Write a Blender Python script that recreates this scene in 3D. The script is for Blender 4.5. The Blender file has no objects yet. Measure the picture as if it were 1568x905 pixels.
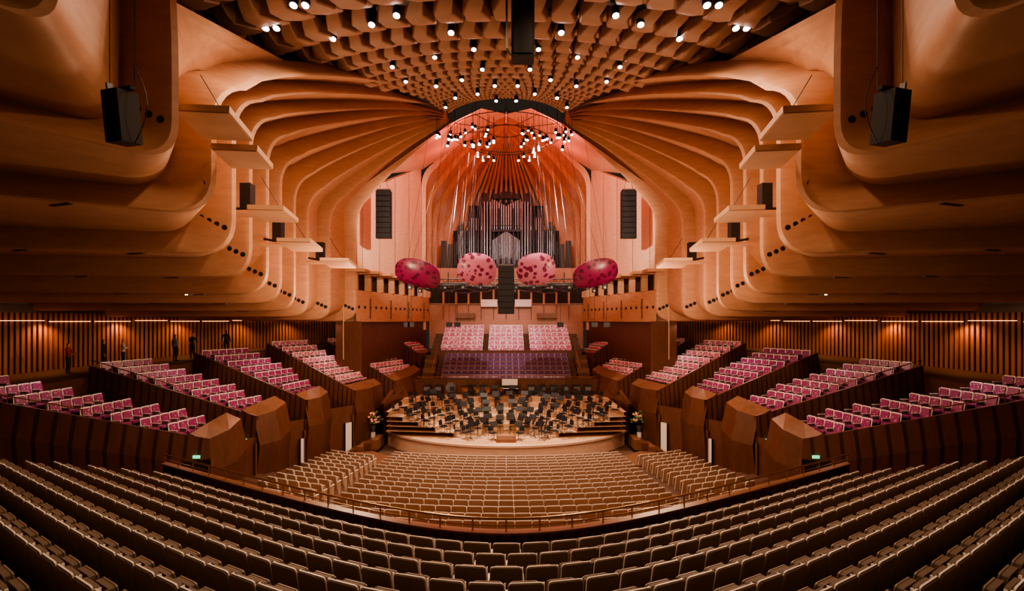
import bpy, math, random
from mathutils import Vector, Matrix
random.seed(7)
EYE=10.0
scene=bpy.context.scene
pi=math.pi
try: scene.view_settings.look='AgX - Medium High Contrast'
except Exception as e: print(e)

# ---------------------------------------------------------------- materials
def newmat(name):
    m=bpy.data.materials.new(name); m.use_nodes=True
    nt=m.node_tree; b=nt.nodes['Principled BSDF']
    return m,nt,b
def simple(name,col,rough=.5,metal=0,emit=None,es=0):
    m,nt,b=newmat(name)
    b.inputs['Base Color'].default_value=(*col,1); b.inputs['Roughness'].default_value=rough
    b.inputs['Metallic'].default_value=metal
    if emit:
        b.inputs['Emission Color'].default_value=(*emit,1); b.inputs['Emission Strength'].default_value=es
    return m
def wood(name,c1,c2,scale=(1,1,1),nscale=3,rough=.45,planks=0,bump=0.0):
    m,nt,b=newmat(name); N=nt.nodes; L=nt.links
    tc=N.new('ShaderNodeTexCoord'); mp=N.new('ShaderNodeMapping')
    mp.inputs['Scale'].default_value=scale
    L.new(tc.outputs['Object'],mp.inputs['Vector'])
    no=N.new('ShaderNodeTexNoise'); no.inputs['Scale'].default_value=nscale; no.inputs['Detail'].default_value=5
    L.new(mp.outputs['Vector'],no.inputs['Vector'])
    cr=N.new('ShaderNodeValToRGB'); cr.color_ramp.elements[0].color=(*c1,1); cr.color_ramp.elements[1].color=(*c2,1)
    cr.color_ramp.elements[0].position=.3; cr.color_ramp.elements[1].position=.7
    L.new(no.outputs['Fac'],cr.inputs['Fac'])
    out=cr.outputs['Color']
    if planks:
        sx=N.new('ShaderNodeSeparateXYZ'); L.new(tc.outputs['Object'],sx.inputs[0])
        ab=N.new('ShaderNodeMath'); ab.operation='ABSOLUTE'; L.new(sx.outputs['X'],ab.inputs[0])
        a=N.new('ShaderNodeMath'); a.operation='MULTIPLY_ADD'; a.inputs[1].default_value=.25
        L.new(sx.outputs['Y'],a.inputs[0]); L.new(ab.outputs[0],a.inputs[2])
        k=N.new('ShaderNodeMath'); k.operation='MULTIPLY'; k.inputs[1].default_value=planks; L.new(a.outputs[0],k.inputs[0])
        f=N.new('ShaderNodeMath'); f.operation='FRACT'; L.new(k.outputs[0],f.inputs[0])
        g=N.new('ShaderNodeMath'); g.operation='LESS_THAN'; g.inputs[1].default_value=.25; L.new(f.outputs[0],g.inputs[0])
        mx=N.new('ShaderNodeMix'); mx.data_type='RGBA'
        mx.inputs[7].default_value=(c1[0]*.4,c1[1]*.4,c1[2]*.4,1)
        L.new(g.outputs[0],mx.inputs[0]); L.new(out,mx.inputs[6]); out=mx.outputs[2]
    L.new(out,b.inputs['Base Color']); b.inputs['Roughness'].default_value=rough
    if bump:
        bp=N.new('ShaderNodeBump'); bp.inputs['Strength'].default_value=bump
        L.new(no.outputs['Fac'],bp.inputs['Height']); L.new(bp.outputs[0],b.inputs['Normal'])
    return m
def spotted(name,base,spot,scale,thr):
    m,nt,b=newmat(name); N=nt.nodes; L=nt.links
    tc=N.new('ShaderNodeTexCoord'); v=N.new('ShaderNodeTexVoronoi'); v.inputs['Scale'].default_value=scale
    L.new(tc.outputs['Object'],v.inputs['Vector'])
    cr=N.new('ShaderNodeValToRGB'); cr.color_ramp.elements[0].color=(*spot,1); cr.color_ramp.elements[1].color=(*base,1)
    cr.color_ramp.elements[0].position=thr; cr.color_ramp.elements[1].position=thr+.03
    L.new(v.outputs['Distance'],cr.inputs['Fac']); L.new(cr.outputs['Color'],b.inputs['Base Color'])
    b.inputs['Roughness'].default_value=.35
    return m

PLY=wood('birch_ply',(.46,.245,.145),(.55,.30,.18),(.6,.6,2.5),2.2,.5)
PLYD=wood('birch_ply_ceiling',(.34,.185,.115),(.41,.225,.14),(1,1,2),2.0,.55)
PLYL=wood('birch_ply_pale',(.66,.44,.32),(.74,.51,.38),(.6,.6,2.5),2.2,.5)
PLYA=wood('birch_ply_alcove',(.42,.22,.15),(.48,.26,.18),(.6,.6,2.5),2.2,.5)
PLYEDGE=simple('ply_edge',(.55,.34,.21),.5)
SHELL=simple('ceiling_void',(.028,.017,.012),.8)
DWOOD=wood('brushbox_panel',(.10,.036,.018),(.14,.05,.025),(1,1,.4),4,.4,planks=2.6)
DWOODP=wood('brushbox_plain',(.095,.036,.019),(.13,.05,.026),(1,1,.4),4,.38)
CAP=wood('brushbox_cap',(.17,.078,.043),(.215,.10,.056),(1,1,.4),4,.35)
BATT=wood('timber_batten',(.26,.10,.042),(.33,.13,.055),(1,1,.3),5,.45)
STAGEF=wood('stage_boards',(.60,.375,.225),(.71,.46,.285),(6,.5,1),2,.35)
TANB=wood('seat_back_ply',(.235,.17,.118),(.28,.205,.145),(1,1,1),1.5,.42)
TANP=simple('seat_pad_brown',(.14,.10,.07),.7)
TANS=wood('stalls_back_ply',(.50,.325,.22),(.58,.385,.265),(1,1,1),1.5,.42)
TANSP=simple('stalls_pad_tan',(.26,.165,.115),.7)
PALE=simple('pale_birch_edge',(.90,.84,.76),.35)
CARPET=simple('aisle_floor',(.10,.05,.032),.7)
CARPD=simple('circle_floor',(.05,.03,.022),.8)
MAG=spotted('magenta_upholstery',(.27,.04,.155),(.50,.26,.37),7,.25)
PINKLIT=spotted('lit_pink_upholstery',(.50,.15,.26),(.82,.60,.65),5,.34)  # seat fabric turned pink-white: the stronger light there is put into the colour
GRYB=simple('box_seat_shell',(.16,.13,.12),.4)
PURP=simple('purple_upholstery',(.115,.045,.115),.7)
PURPE=simple('purple_seat_edge',(.34,.22,.31),.5)
BLACK=simple('black_metal',(.010,.010,.012),.45)
BLKF=simple('black_fabric',(.015,.015,.017),.8)
GREY=simple('steel_grey',(.25,.26,.28),.35,.8)
TIN=simple('organ_pipe_tin',(.46,.47,.50),.32,.7)
TIND=simple('organ_pipe_dark',(.12,.115,.125),.35,.9)
BRASS=simple('brass_rail',(.5,.3,.14),.25,.9)
LAMP=simple('lamp_lens',(1,1,1),.3,0,(1,.88,.8),40)
LAMPB=simple('spot_lens',(1,1,1),.3,0,(1,.84,.78),22)
LED=simple('led_cove',(1,.6,.3),.4,0,(1,.40,.13),5)
EXIT=simple('exit_sign_green',(.1,.8,.4),.4,0,(.15,1,.5),1.2)
WHITE=simple('white_paint',(.85,.82,.78),.5)
DOORK=simple('door_dark',(.008,.007,.008),.5)
GLOWW=simple('doorway_glow',(.6,.5,.4),.6,0,(1,.72,.5),.18)  # self-glowing panel stands in for a lit doorway, no lamp behind it
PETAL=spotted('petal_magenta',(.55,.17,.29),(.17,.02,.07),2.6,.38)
PETALD=spotted('petal_maroon',(.20,.018,.075),(.075,.008,.028),2.6,.38)
PETALU=spotted('petal_top_dark',(.04,.04,.05),(.25,.25,.28),4,.2)
SKIN=simple('skin',(.62,.36,.25),.5)
HAIR=simple('hair_dark',(.03,.018,.012),.6)
HAIRR=simple('hair_light',(.30,.12,.07),.6)
LEAF=simple('leaves',(.06,.13,.04),.6)
FLOR=simple('orange_flowers',(.85,.35,.22),.6)

# ---------------------------------------------------------------- mesh builder
class MB:
    def __init__(s): s.v=[];s.f=[];s.m=[];s.mats=[]
    def mi(s,mat):
        if mat not in s.mats: s.mats.append(mat)
        return s.mats.index(mat)
    def add(s,verts,faces,mat):
        o=len(s.v); s.v.extend([tuple(p) for p in verts]); k=s.mi(mat)
        for f in faces: s.f.append(tuple(i+o for i in f)); s.m.append(k)
    def inst(s,T,M):
        o=len(s.v); s.v.extend([tuple(M@Vector(p)) for p in T.v])
        mp=[s.mi(m) for m in T.mats]
        for f,m in zip(T.f,T.m): s.f.append(tuple(i+o for i in f)); s.m.append(mp[m])
    def box(s,c,d,mat,M=None,taper=1.0):
        x,y,z=[k/2 for k in d]; t=taper
        vs=[(-x,-y,-z),(x,-y,-z),(x,y,-z),(-x,y,-z),(-x*t,-y*t,z),(x*t,-y*t,z),(x*t,y*t,z),(-x*t,y*t,z)]
        R=M if M is not None else Matrix()
        vs=[tuple(Vector(c)+(R@Vector(p))) for p in vs]
        s.add(vs,[(0,3,2,1),(4,5,6,7),(0,1,5,4),(1,2,6,5),(2,3,7,6),(3,0,4,7)],mat)
    def loft(s,lines,mat,close=False):
        n=len(lines[0]); vs=[p for l in lines for p in l]; fs=[]
        for a in range(len(lines)-1):
            for b in range(n-1 if not close else n):
                c=(b+1)%n
                fs.append((a*n+b,a*n+c,(a+1)*n+c,(a+1)*n+b))
        s.add(vs,fs,mat)
    def prism(s,poly,z0,z1,mat,mtop=None):
        n=len(poly)
        vs=[(p[0],p[1],z0) for p in poly]+[(p[0],p[1],z1) for p in poly]
        s.add(vs,[(i,(i+1)%n,(i+1)%n+n,i+n) for i in range(n)]+[tuple(range(n))[::-1]],mat)
        s.add([(p[0],p[1],z1) for p in poly],[tuple(range(n))],mtop or mat)
    def cyl(s,p0,p1,r0,r1,mat,n=8,caps=True):
        p0=Vector(p0);p1=Vector(p1);d=(p1-p0).normalized()
        u=d.cross(Vector((0,0,1)))
        if u.length<1e-4:u=Vector((1,0,0))
        u.normalize();w=d.cross(u)
        ring=lambda p,r:[tuple(p+u*r*math.cos(2*pi*i/n)+w*r*math.sin(2*pi*i/n)) for i in range(n)]
        vs=ring(p0,r0)+ring(p1,r1)
        fs=[(i,(i+1)%n,(i+1)%n+n,i+n) for i in range(n)]
        if caps: fs+=[tuple(range(n)),tuple(range(n,2*n))]
        s.add(vs,fs,mat)
    def tube(s,pts,r,mat,n=6):
        for a,b in zip(pts[:-1],pts[1:]): s.cyl(a,b,r,r,mat,n)
    def obj(s,name,smooth=None,parent=None):
        me=bpy.data.meshes.new(name); me.from_pydata(s.v,[],s.f)
        for m in s.mats: me.materials.append(m)
        me.polygons.foreach_set('material_index',s.m)
        me.update()
        if smooth:
            me.polygons.foreach_set('use_smooth',[True]*len(me.polygons))
            me.set_sharp_from_angle(angle=math.radians(smooth))
        o=bpy.data.objects.new(name,me); scene.collection.objects.link(o)
        if parent: o.parent=parent
        return o
def lerp(a,b,t): return tuple(a[i]*(1-t)+b[i]*t for i in range(len(a)))
def RT(x,y,z,a): return Matrix.Translation((x,y,z))@Matrix.Rotation(a,4,'Z')

# ---------------------------------------------------------------- ribbed side walls + folded ceiling
#      |X|   Y   soffit  knee  out-slope  outerX
RIBS=[(7.6, 8.5, 4.9, 6.9, 2.0, 20),
      (7.8, 12., 3.75,6.35,1.3, 24),
      (8.6, 15., 3.06,6.9, .62, 27),
      (9.6, 18., 2.3, 7.8, .26, 27.5),
      (10.5,21., 1.74,8.3, .18, 28),
      (11.2,24., 1.2, 8.6, .18, 28),
      (11.9,27., .86, 8.4, .13, 28),
      (12.4,30., .52, 8.2, .08, 27),
      (12.8,33., .2,  8.0, .04, 26),
      (12.4,36., -.02,8.0, 0, 23),
      (11.4,39., -.1, 8.5, 0, 20)]
def fil(a,c,b,r,n=7):
    a=Vector(a);b=Vector(b);c=Vector(c)
    p=c+(a-c).normalized()*r; q=c+(b-c).normalized()*r
    return [tuple(p*(1-t)**2+c*2*t*(1-t)+q*t*t) for t in [i/n for i in range(n+1)]]
def outline(i,off,dy=0):
    X,Y,hs,hk,s,ox=RIBS[i]
    X+=off; hs+=.6*off; hk+=.45*off; Y+=dy
    hs+=EYE; hk+=EYE
    outer=(max(ox,X+2),Y-s*(ox-X),hs)
    nose=(X,Y,hs); knee=(X,Y,hk)
    amp=0
    if i==0: cr=(7.3+off,9.6+dy,EYE+10.6)
    elif i==1: cr=(8.6+off,13.0+dy,EYE+10.6)
    else:
        cr=(4.1+.05*off,34.0+.33*i,EYE+14.15+.3*off); amp={2:1.15,3:.7}.get(i,.4)
    rn=min(1.25,(hk-hs)*.35)
    pts=[lerp(outer,nose,t) for t in (0,.33,.66)]
    pts+=fil(outer,nose,knee,rn)
    pts+=fil(nose,knee,cr,1.3 if i>1 else .8)
    last=pts[-1]
    for k in range(1,11):
        t=(k/10)**1.4; p=list(lerp(last,cr,t)); p[2]+=math.sin(t*pi)**.55*amp if t<1 else 0; pts.append(tuple(p))
    return pts
def mir(pts,s): return [(p[0]*s,p[1],p[2]) for p in pts]
NKN=3+8+8
for s,nm in ((-1,'left'),(1,'right')):
    mb=MB()
    n=len(RIBS)
    for i in range(n):
        O=1.25 if i<9 else .9
        front=[outline(i,O),outline(i,.22),outline(i,.07,.05),outline(i,0,.2)]
        mb.loft([mir(l,s) for l in front],PLY)
        if i<n-1:
            A_=outline(i,0,.2);B_=outline(i+1,1.25 if i+1<9 else .9)
            if i==1: A_=A_[:NKN+3];B_=B_[:NKN+3]
            mb.loft([mir(A_,s),mir(B_,s)],PLY)
        X,Y,hs,hk,sl,ox=RIBS[i]
        rad=.085+.004*i
        for j in range(4):
            x=(X+.30+.27*j); z=EYE+hs+.95+.12*j
            mb.cyl((x*s,Y-.02,z),(x*s,Y+.02,z),rad,rad,BLACK,12)
        if i==1:
            for j in range(5):
                x=X+1.5+.26*j
                mb.cyl((x*s,Y-.75-.3*j,EYE+hs+1.5+.05*j),(x*s,Y-.70-.3*j,EYE+hs+1.5+.05*j),.1,.1,BLACK,12)
        if 1<=i<=7:
            for q in (3.2,6.4):
                xx=X+q; yy=Y-sl*q
                mb.box((xx*s,yy+.55,EYE+hs-.005),(.8,.12,.03),BLACK,Matrix.Rotation(.35*s,3,'Z'))
                if (i==2 and q>5) or (i==5 and q<5): mb.cyl(((xx+.6)*s,yy+.6,EYE+hs-.03),((xx+.6)*s,yy+.6,EYE+hs),.05,.05,LAMPB,8)
    mb.loft([mir(outline(n-1,0,.2),s),mir([(p[0]+1.0,p[1]+.6,p[2]) for p in outline(n-1,.3,0)],s)],PLY)
    mb.obj('wall_'+nm,35)

APEX=(0,46.,EYE+18.5)
for s,nm in ((-1,'left'),(1,'right')):
    mb=MB()
    a0=(12.4,38.9);a1=(8.6,52.)
    segs=5
    for k in range(segs):
        p=lerp(a0,a1,k/segs);q=lerp(a0,a1,(k+1)/segs-.004); m_=lerp(p,q,.5); m_=(m_[0]-.06,m_[1]-.02)
        zt=lambda pp:EYE+9.3+6.2*(pp[1]-39)/13
        mb.loft([mir([(*p,EYE-3),(*m_,EYE-3),(*q,EYE-3)],s),mir([(*p,zt(p)),(*m_,zt(m_)),(*q,zt(q))],s)],PLYL)
    mb.loft([mir([(12.5,39,EYE-3),(8.7,52.1,EYE-3)],s),mir([(12.5,39,EYE+9.4),(8.7,52.1,EYE+15.6)],s)],PLYD)
    A=[(-0+4.0,36.5,EYE+14.0),(12.4,39,EYE+9.2)]
    la=[lerp(A[0],A[1],t/8) for t in range(9)]
    lb=[lerp(APEX,(8.6,52,EYE+15.2),t/8) for t in range(9)]
    mb.loft([mir(la,s),mir([ (p[0],p[1],p[2]+.8) for p in [lerp(u,v,.5) for u,v in zip(la,lb)]],s),mir(lb,s)],PLYL)
    b0=(11.5,39.2);b1=(7.9,52.6)
    def bl(p0,p1,z0,z1,mat,o=0.):
        mb.loft([mir([(p0[0]-o,p0[1],z0),(p1[0]-o,p1[1],z0)],s),mir([(p0[0]-o,p0[1],z1),(p1[0]-o,p1[1],z1)],s)],mat)
    bl(b0,b1,EYE-.15,EYE+2.3,PLY)
    mb.loft([mir([(b0[0],b0[1],EYE+2.3),(b1[0],b1[1],EYE+2.3)],s),mir([(b0[0]+1.2,b0[1],EYE+2.4),(b1[0]+1.0,b1[1],EYE+2.4)],s)],PLY)
    mb.loft([mir([(b0[0],b0[1],EYE-.15),(b1[0],b1[1],EYE-.15)],s),mir([(b0[0]+3,b0[1],EYE-.1),(b1[0]+3,b1[1],EYE-.1)],s)],PLY)
    bl((b0[0]+.4,b0[1]),(b1[0]+.4,b1[1]),EYE+2.3,EYE+3.6,SHELL)
    for k in range(8):
        p=lerp(b0,b1,k/7)
        mb.box(((p[0]+.1)*s,p[1],EYE+2.95),(.5,.35,1.3),PLY)
        mb.box(((p[0]-.25)*s,p[1],EYE+3.75),(1.3,1.5,.22),PLY)
    for k in range(16):
        p=lerp(b0,b1,(k+.5)/16)
        mb.cyl(((p[0]-.03)*s,p[1]-.02,EYE+1.0),((p[0]+.02)*s,p[1],EYE+1.0),.12,.12,BLACK,10)
    for k in range(4):
        p=lerp(b0,b1,.15+.25*k)
        mb.box(((p[0]-.05)*s,p[1],EYE+.9),(.06,.12,1.6),DWOODP)
    bl((b0[0]+.35,b0[1]),(b1[0]+.35,b1[1]),EYE-5,EYE-.15,DWOODP)
    mb.loft([mir([(11.0,39.0,EYE-5),(13.0,39.0,EYE-5)],s),mir([(11.0,39.0,EYE-.1),(13.0,39.0,EYE-.1)],s)],DWOODP)
    mb.obj('wall_flank_'+nm,30)

# organ alcove
AR=[(8.6,52.,15.1),(8.3,53.8,13.6),(8.0,55.6,12.2),(7.5,57.4,10.8),(6.6,59.2,9.2)]
mb=MB()
def arch(i,off):
    X,Y,hk=AR[i]; X-=off;
    base=(X,Y,EYE-1); knee=(X,Y,EYE+hk-off)
    ap=(0,APEX[1]+(Y-52)*.5,APEX[2]-.15*i-off*.4)
    fl_=fil(base,knee,ap,1.6)
    half=[base]+fl_+[ (lambda p,t:(p[0],p[1],p[2]+math.sin(t*pi)*.8))(lerp(fl_[-1],ap,k/7),k/7) for k in range(1,8)]
    return half
for i in range(len(AR)):
    for s in (-1,1):
        lines=[arch(i,0),arch(i,.45)]
        mb.loft([mir(l,s) for l in lines],PLYL if i==0 else PLY)
        if i<len(AR)-1:
            mb.loft([mir(arch(i,.45),s),mir(arch(i+1,0),s)],PLYA)
mb.loft([[(-6.3,59.3,EYE-1),(6.3,59.3,EYE-1)],[(-6.3,59.3,EYE+9),(6.3,59.3,EYE+9)],[(-.5,53,EYE+17.6),(.5,53,EYE+17.6)]],PLYA)
for k in range(-6,7):
    top=(k*.12,49.6+abs(k)*.05,EYE+17.7); bot=(k*.98,58.9,EYE+9.5-abs(k)*.12)
    for t in range(7):
        p=lerp(top,bot,t/7);q=lerp(top,bot,(t+1)/7)
        w=.06+.16*t/7
        mb.cyl(p,q,w,w+.02,PLYA,6,False)
mb.obj('wall_organ_alcove',35)

# ---------------------------------------------------------------- ceiling shell + blocks
def coneh(r): return EYE+15.0-.22*r
mb=MB()
lines=[]
for r in (4.4,8,12,16,20,24,28,33,38):
    lines.append([(r*math.sin(a),36-r*math.cos(a),coneh(r)+.05) for a in [math.radians(-88+176*k/24) for k in range(25)]])
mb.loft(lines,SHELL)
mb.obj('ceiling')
def foldX(y):
    if y>=15: return 4.1+(34.6-y)/19.6*4.3 + (0 if y>30 else min(2.6,(30-y)*.26))
    return 11+(15-y)*.6
mb=MB(); lm=MB()
r=4.2; row=0
dA=math.radians(3.0)
while r<30:
    nr=r*1.11
    for c in range(-24,25):
        phi=(c+(.5 if row%2 else 0))*dA
        xx,yy=r*1.04*math.sin(phi),36-r*1.04*math.cos(phi)
        if abs(phi)>math.radians(62) or abs(xx)>foldX(yy)-.25: continue
        L=(nr-r)*.74
        prof=[(0,.62,.50),(.3,.74,.70),(.62,.66,.52),(.85,.46,.42),(1,.22,.36)]
        sc=min(.95,.28+r/24)
        ringsv=[]
        for t,hang,w in prof:
            rr=r+L*t
            hw=w*dA*rr*.62
            off=.14*dA*rr*math.sin(t*6.3+1)
            cx,cy=rr*math.sin(phi),36-rr*math.cos(phi)
            ux,uy=math.cos(phi),math.sin(phi)
            z=coneh(rr)
            ch=.05*sc
            pts=[(-hw,z+.05),(-hw,z-hang*sc+ch),(-hw+ch*.8,z-hang*sc),(hw-ch*.8,z-hang*sc),(hw,z-hang*sc+ch),(hw,z+.05)]
            ringsv.append([(cx+ux*(q+off),cy+uy*(q+off),zz) for q,zz in pts])
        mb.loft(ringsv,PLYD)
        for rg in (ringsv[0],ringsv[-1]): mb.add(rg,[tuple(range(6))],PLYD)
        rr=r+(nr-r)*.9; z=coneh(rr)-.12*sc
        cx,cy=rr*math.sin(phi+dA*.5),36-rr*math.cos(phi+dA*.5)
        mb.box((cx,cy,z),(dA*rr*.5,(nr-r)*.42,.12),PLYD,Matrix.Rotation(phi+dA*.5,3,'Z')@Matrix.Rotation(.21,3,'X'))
    r=nr; row+=1
mb.obj('ceiling_acoustic_blocks',25)
def lampcan(m,x,y,z,rr=.17,dirv=(0,-.25,-1),mat=LAMP):
    d=Vector(dirv).normalized(); p=Vector((x,y,z))
    m.cyl(p-d*.35,p,rr*.9,rr,BLACK,12)
    m.cyl(p,p+d*.012,rr*.78,rr*.78,mat,12)
lamp_xy=[(-8.4,14.3,2),(-6.3,15.6,2),(-7.9,17.2,2),(-6.3,18.6,1),(-4.6,17.5,1),(-3.6,16.8,1),(-5.0,22.5,1),(-3.0,21.5,1),(-2.2,25.4,1),(-1.1,23.6,1),(-3.6,26.3,1),(-.6,26.8,1),(-1.6,28.6,1),(-2.9,29.2,1),(-1.3,20.6,1),(-3.7,31.2,1),(-.6,30.6,1),(-2.0,18.6,1),(-4.9,25.0,1)]
for (x,y,n_) in lamp_xy:
    for s in (-1,1):
        rr=math.hypot(x,y-36); z=coneh(rr)-.72
        for k in range(n_):
            xc=x*s+(k-.5)*.36*(n_-1)
            lampcan(lm,xc,y,z,.14 if y<20 else .12,(0,-.35,-1))
            lm.cyl((xc,y,z+.3),(xc,y,coneh(rr)+.05),.03,.03,BLACK,6)
        lm.box((x*s+.1,y-.1,z+.45),(.75,.5,.04),BLACK)
lm.obj('ceiling_downlights')

# ---------------------------------------------------------------- seat templates
def plate(mb,w,h,t,y,z0,tilt,mat,ch=.07,bw=1.0):
    hw=w/2
    o=[(-hw*bw,0),(hw*bw,0),(hw,h-ch),(hw-ch*.3,h-ch*.3),(hw-ch,h),(-hw+ch,h),(-hw+ch*.3,h-ch*.3),(-hw,h-ch)]
    def P(x,z,d): return (x,y-d-z*tilt,z0+z)
    vs=[P(x,z,-t/2) for x,z in o]+[P(x,z,t/2) for x,z in o]
    n=8
    mb.add(vs,[tuple(range(n)),tuple(range(n,2*n))]+[(i,(i+1)%n,(i+1)%n+n,i+n) for i in range(n)],mat)
def seat(back,front,edge=PALE,tall=0.0,arm=.40,tip=False):
    T=MB()
    plate(T,.55,.58+tall,.022,-.2,.34-tall,.18,edge,.05)
    plate(T,.532,.562+tall,.02,-.222,.34-tall,.18,back,.05)
    plate(T,.46,.46,.05,-.165,.42,.2,front,.06)
    if tip:   # tipped-up cushion against the back
        plate(T,.46,.40,.08,-.06,.40,.12,front,.06); plate(T,.47,.41,.02,-.01,.395,.12,back,.06)
    else:
        T.box((0,.03,.43),(.46,.44,.09),front)
        T.box((0,.03,.375),(.47,.44,.02),back)
    x=.28
    T.box((x,-.24+arm*.55,.30),(.03,arm*.8,.60),back)
    T.box((x,-.22+arm/2,.615),(.05,arm,.03),edge)
    T.box((x,-.258,.70),(.020,.03,.36),edge)
    return T
SEATB=seat(TANB,TANP,tall=.14,arm=.26,tip=True); SEATS=seat(TANS,TANSP,tall=.1,arm=.24,tip=True); SEATM=seat(GRYB,MAG); SEATP=seat(GRYB,PINKLIT); SEATU=seat(PURP,PURP,PURPE)

# ---------------------------------------------------------------- circle (foreground) seating
NK=10
def yrow(k,x,yc=None):
    m=.62+.012*max(k,0); c=1.8
    y0=10.8-.92*k if yc is None else yc
    return y0+math.sqrt(c*c+(m*x)**2)-c
def slope(k,x):
    m=.62+.012*max(k,0); c=1.8
    return m*m*x/math.sqrt(c*c+(m*x)**2)
def htop(k): return EYE-4.55+.2*k
def xend(k): return 10.75+.55*k if k<=5 else 13.5+.3*(k-5)
def rowline(k,dy,z,n=48,xe=None):
    xe=xe or xend(k)+.4
    return [(-xe+2*xe*i/n,yrow(k,-xe+2*xe*i/n)+dy,z) for i in range(n+1)]
sm=MB(); fm=MB()
for k in range(NK):
    fl=htop(k)-.93
    x=.28 if k%2 else 0.0
    xs=[x] if x==0 else []
    if x: xs=[.28,-.28]
    xx=xs[0]
    while True:
        xx+=.57/math.sqrt(1+slope(k,xx)**2)
        if xx>xend(k): break
        xs+= [xx,-xx]
    for xx in xs:
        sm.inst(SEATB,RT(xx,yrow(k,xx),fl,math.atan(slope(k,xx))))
    fm.loft([rowline(k,.62,fl),rowline(k+1,.62,fl),rowline(k+1,.62,fl+.2)],CARPD)
sm.obj('circle_theatre_seats')
fl=htop(0)-.93
def rail(dr,z,n=60):
    return [(x,yrow(0,x,11.8)+dr,z) for x in [-11.7+23.4*i/n for i in range(n+1)]]
fm.loft([rail(.0,fl-1.2),rail(.0,fl),rowline(0,.6,fl,60)],CARPD)
for s in (-1,1):
    e=[(s*(xend(k)+.35),yrow(k,xend(k)+.35)+.35,htop(k)-.93) for k in range(NK)]
    o=[(p[0]+s*9,p[1]+(3 if k<6 else 0),p[2]) for k,p in enumerate(e)]
    fm.loft([e,o],CARPD)
fm.obj('floor_circle')
bm=MB()
z0=fl
bm.loft([rail(0.1,z0-1.0),rail(0.1,EYE-4.95),rail(-.02,EYE-4.95),rail(-.02,z0-1.0)],DWOOD)
bm.loft([rail(.16,EYE-4.93),rail(.16,EYE-4.88),rail(-.1,EYE-4.88),rail(-.1,EYE-4.93),rail(.16,EYE-4.93)],CAP)
bm.tube(rail(.05,EYE-4.6),.03,BRASS,8)
bm.tube(rail(.05,EYE-4.76),.015,BRASS,6)
for p in rail(.05,EYE-4.6)[::2]: bm.cyl((p[0],p[1],EYE-4.9),p,.02,.02,BRASS,6)
bm.obj('circle_balustrade',30)

# ---------------------------------------------------------------- stalls
st=MB(); sf=MB()
def srow(j): return 31-.93*j
RS=24.
def sarc(j,x0,x1,z,dy=0,n=24):
    y=srow(j)+dy
    return [(x0+(x1-x0)*i/n, y+RS-math.sqrt(RS**2-(x0+(x1-x0)*i/n)**2), z) for i in range(n+1)]
NJ=17
for j in range(NJ):
    top=EYE-8.12+.105*j; fl=top-.93
    for x0,x1 in ((-6.9+.03*j,6.9-.03*j),)+(((-10.6,-7.7),(7.7,10.6)) if 2<=j<=14 else ()):
        ns=int(abs(x1-x0)/.56)
        for i in range(ns):
            x=x0+(x1-x0)*(i+.5)/ns; th=math.asin(x/RS)
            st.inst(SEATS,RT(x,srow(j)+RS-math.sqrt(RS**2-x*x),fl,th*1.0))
    sf.loft([sarc(j,-16,16,fl,.55),sarc(j+1,-16,16,fl,.55),sarc(j+1,-16,16,fl+.105,.55)],CARPET)
st.obj('stalls_theatre_seats')
sf.loft([[(-30,8,EYE-9.3),(30,8,EYE-9.3)],[(-30,60,EYE-9.3),(30,60,EYE-9.3)]],CARPET)
sf.loft([[(-16,31.5,EYE-9.06),(16,31.5,EYE-9.06)],[(-14,43,EYE-9.06),(14,43,EYE-9.06)]],CARPET)
sf.obj('floor')

# ---------------------------------------------------------------- stage
sg=MB()
SZ=EYE-8.0
front=[(x,42.7-math.sqrt(10.2**2-x*x)) for x in [-8.6+17.2*i/40 for i in range(41)]]
poly=front+[(8.0,43.6),(-8.0,43.6)]
sg.prism(poly,EYE-9.3,SZ,PLYL,STAGEF)
fr2=[(x*1.012,y-.1) for x,y in front]
sg.loft([[(p[0],p[1],SZ+.01) for p in front],[(p[0],p[1],SZ+.01) for p in fr2],[(p[0],p[1],SZ-.12) for p in fr2]],PLYL)
def rclip(a):
    dx,dy=math.cos(a),math.sin(a)
    c=[]
    if abs(dx)>1e-6: c.append(8.3/abs(dx))
    if dy>1e-6: c.append(9.4/dy)
    return min(c)
RIS=[3.6,4.9,6.1,7.2,8.2]
for k,rr in enumerate(RIS):
    z=SZ+.33*(k+1)
    seg=[]
    for i in range(41):
        a=math.radians(8+164*i/40); ro=rclip(a)
        if ro>rr+.05: seg.append((a,ro))
        else: seg.append((a,rr+.05))
    inn=[(rr*math.cos(a),34.2+rr*math.sin(a)) for a,ro in seg]; out=[(ro*math.cos(a),34.2+ro*math.sin(a)) for a,ro in seg]
    sg.loft([[(p[0],p[1],z-.33) for p in inn],[(p[0],p[1],z) for p in inn]],PLYEDGE)
    sg.loft([[(p[0],p[1],z) for p in inn],[(p[0],p[1],z) for p in out]],STAGEF)
for s in (-1,1):
    pl=[(8.75*s,36.7),(8.65*s,39.5),(8.2*s,43.7)]
    for a,b in zip(pl[:-1],pl[1:]):
        sg.loft([[(*a,EYE-9.1),(*b,EYE-9.1)],[(*a,EYE-6.0),(*b,EYE-5.4)],[(a[0]+.25*s,a[1],EYE-6.0),(b[0]+.25*s,b[1],EYE-5.4)]],DWOODP)
    for k in range(6):
        sg.box((s*(8.9+.42*k),35.4-.25*k,EYE-8.1-.17*k-.35),(.44,1.7,.7),DWOODP if k%2 else CAP)
    sg.prism([(s*9.2,30.6),(s*7.4,30.9),(s*7.6,33),(s*8.9,34.2),(s*11.3,33.4),(s*11.4,31.5)],EYE-9.1,EYE-8.75,CAP,CAP)
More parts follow.
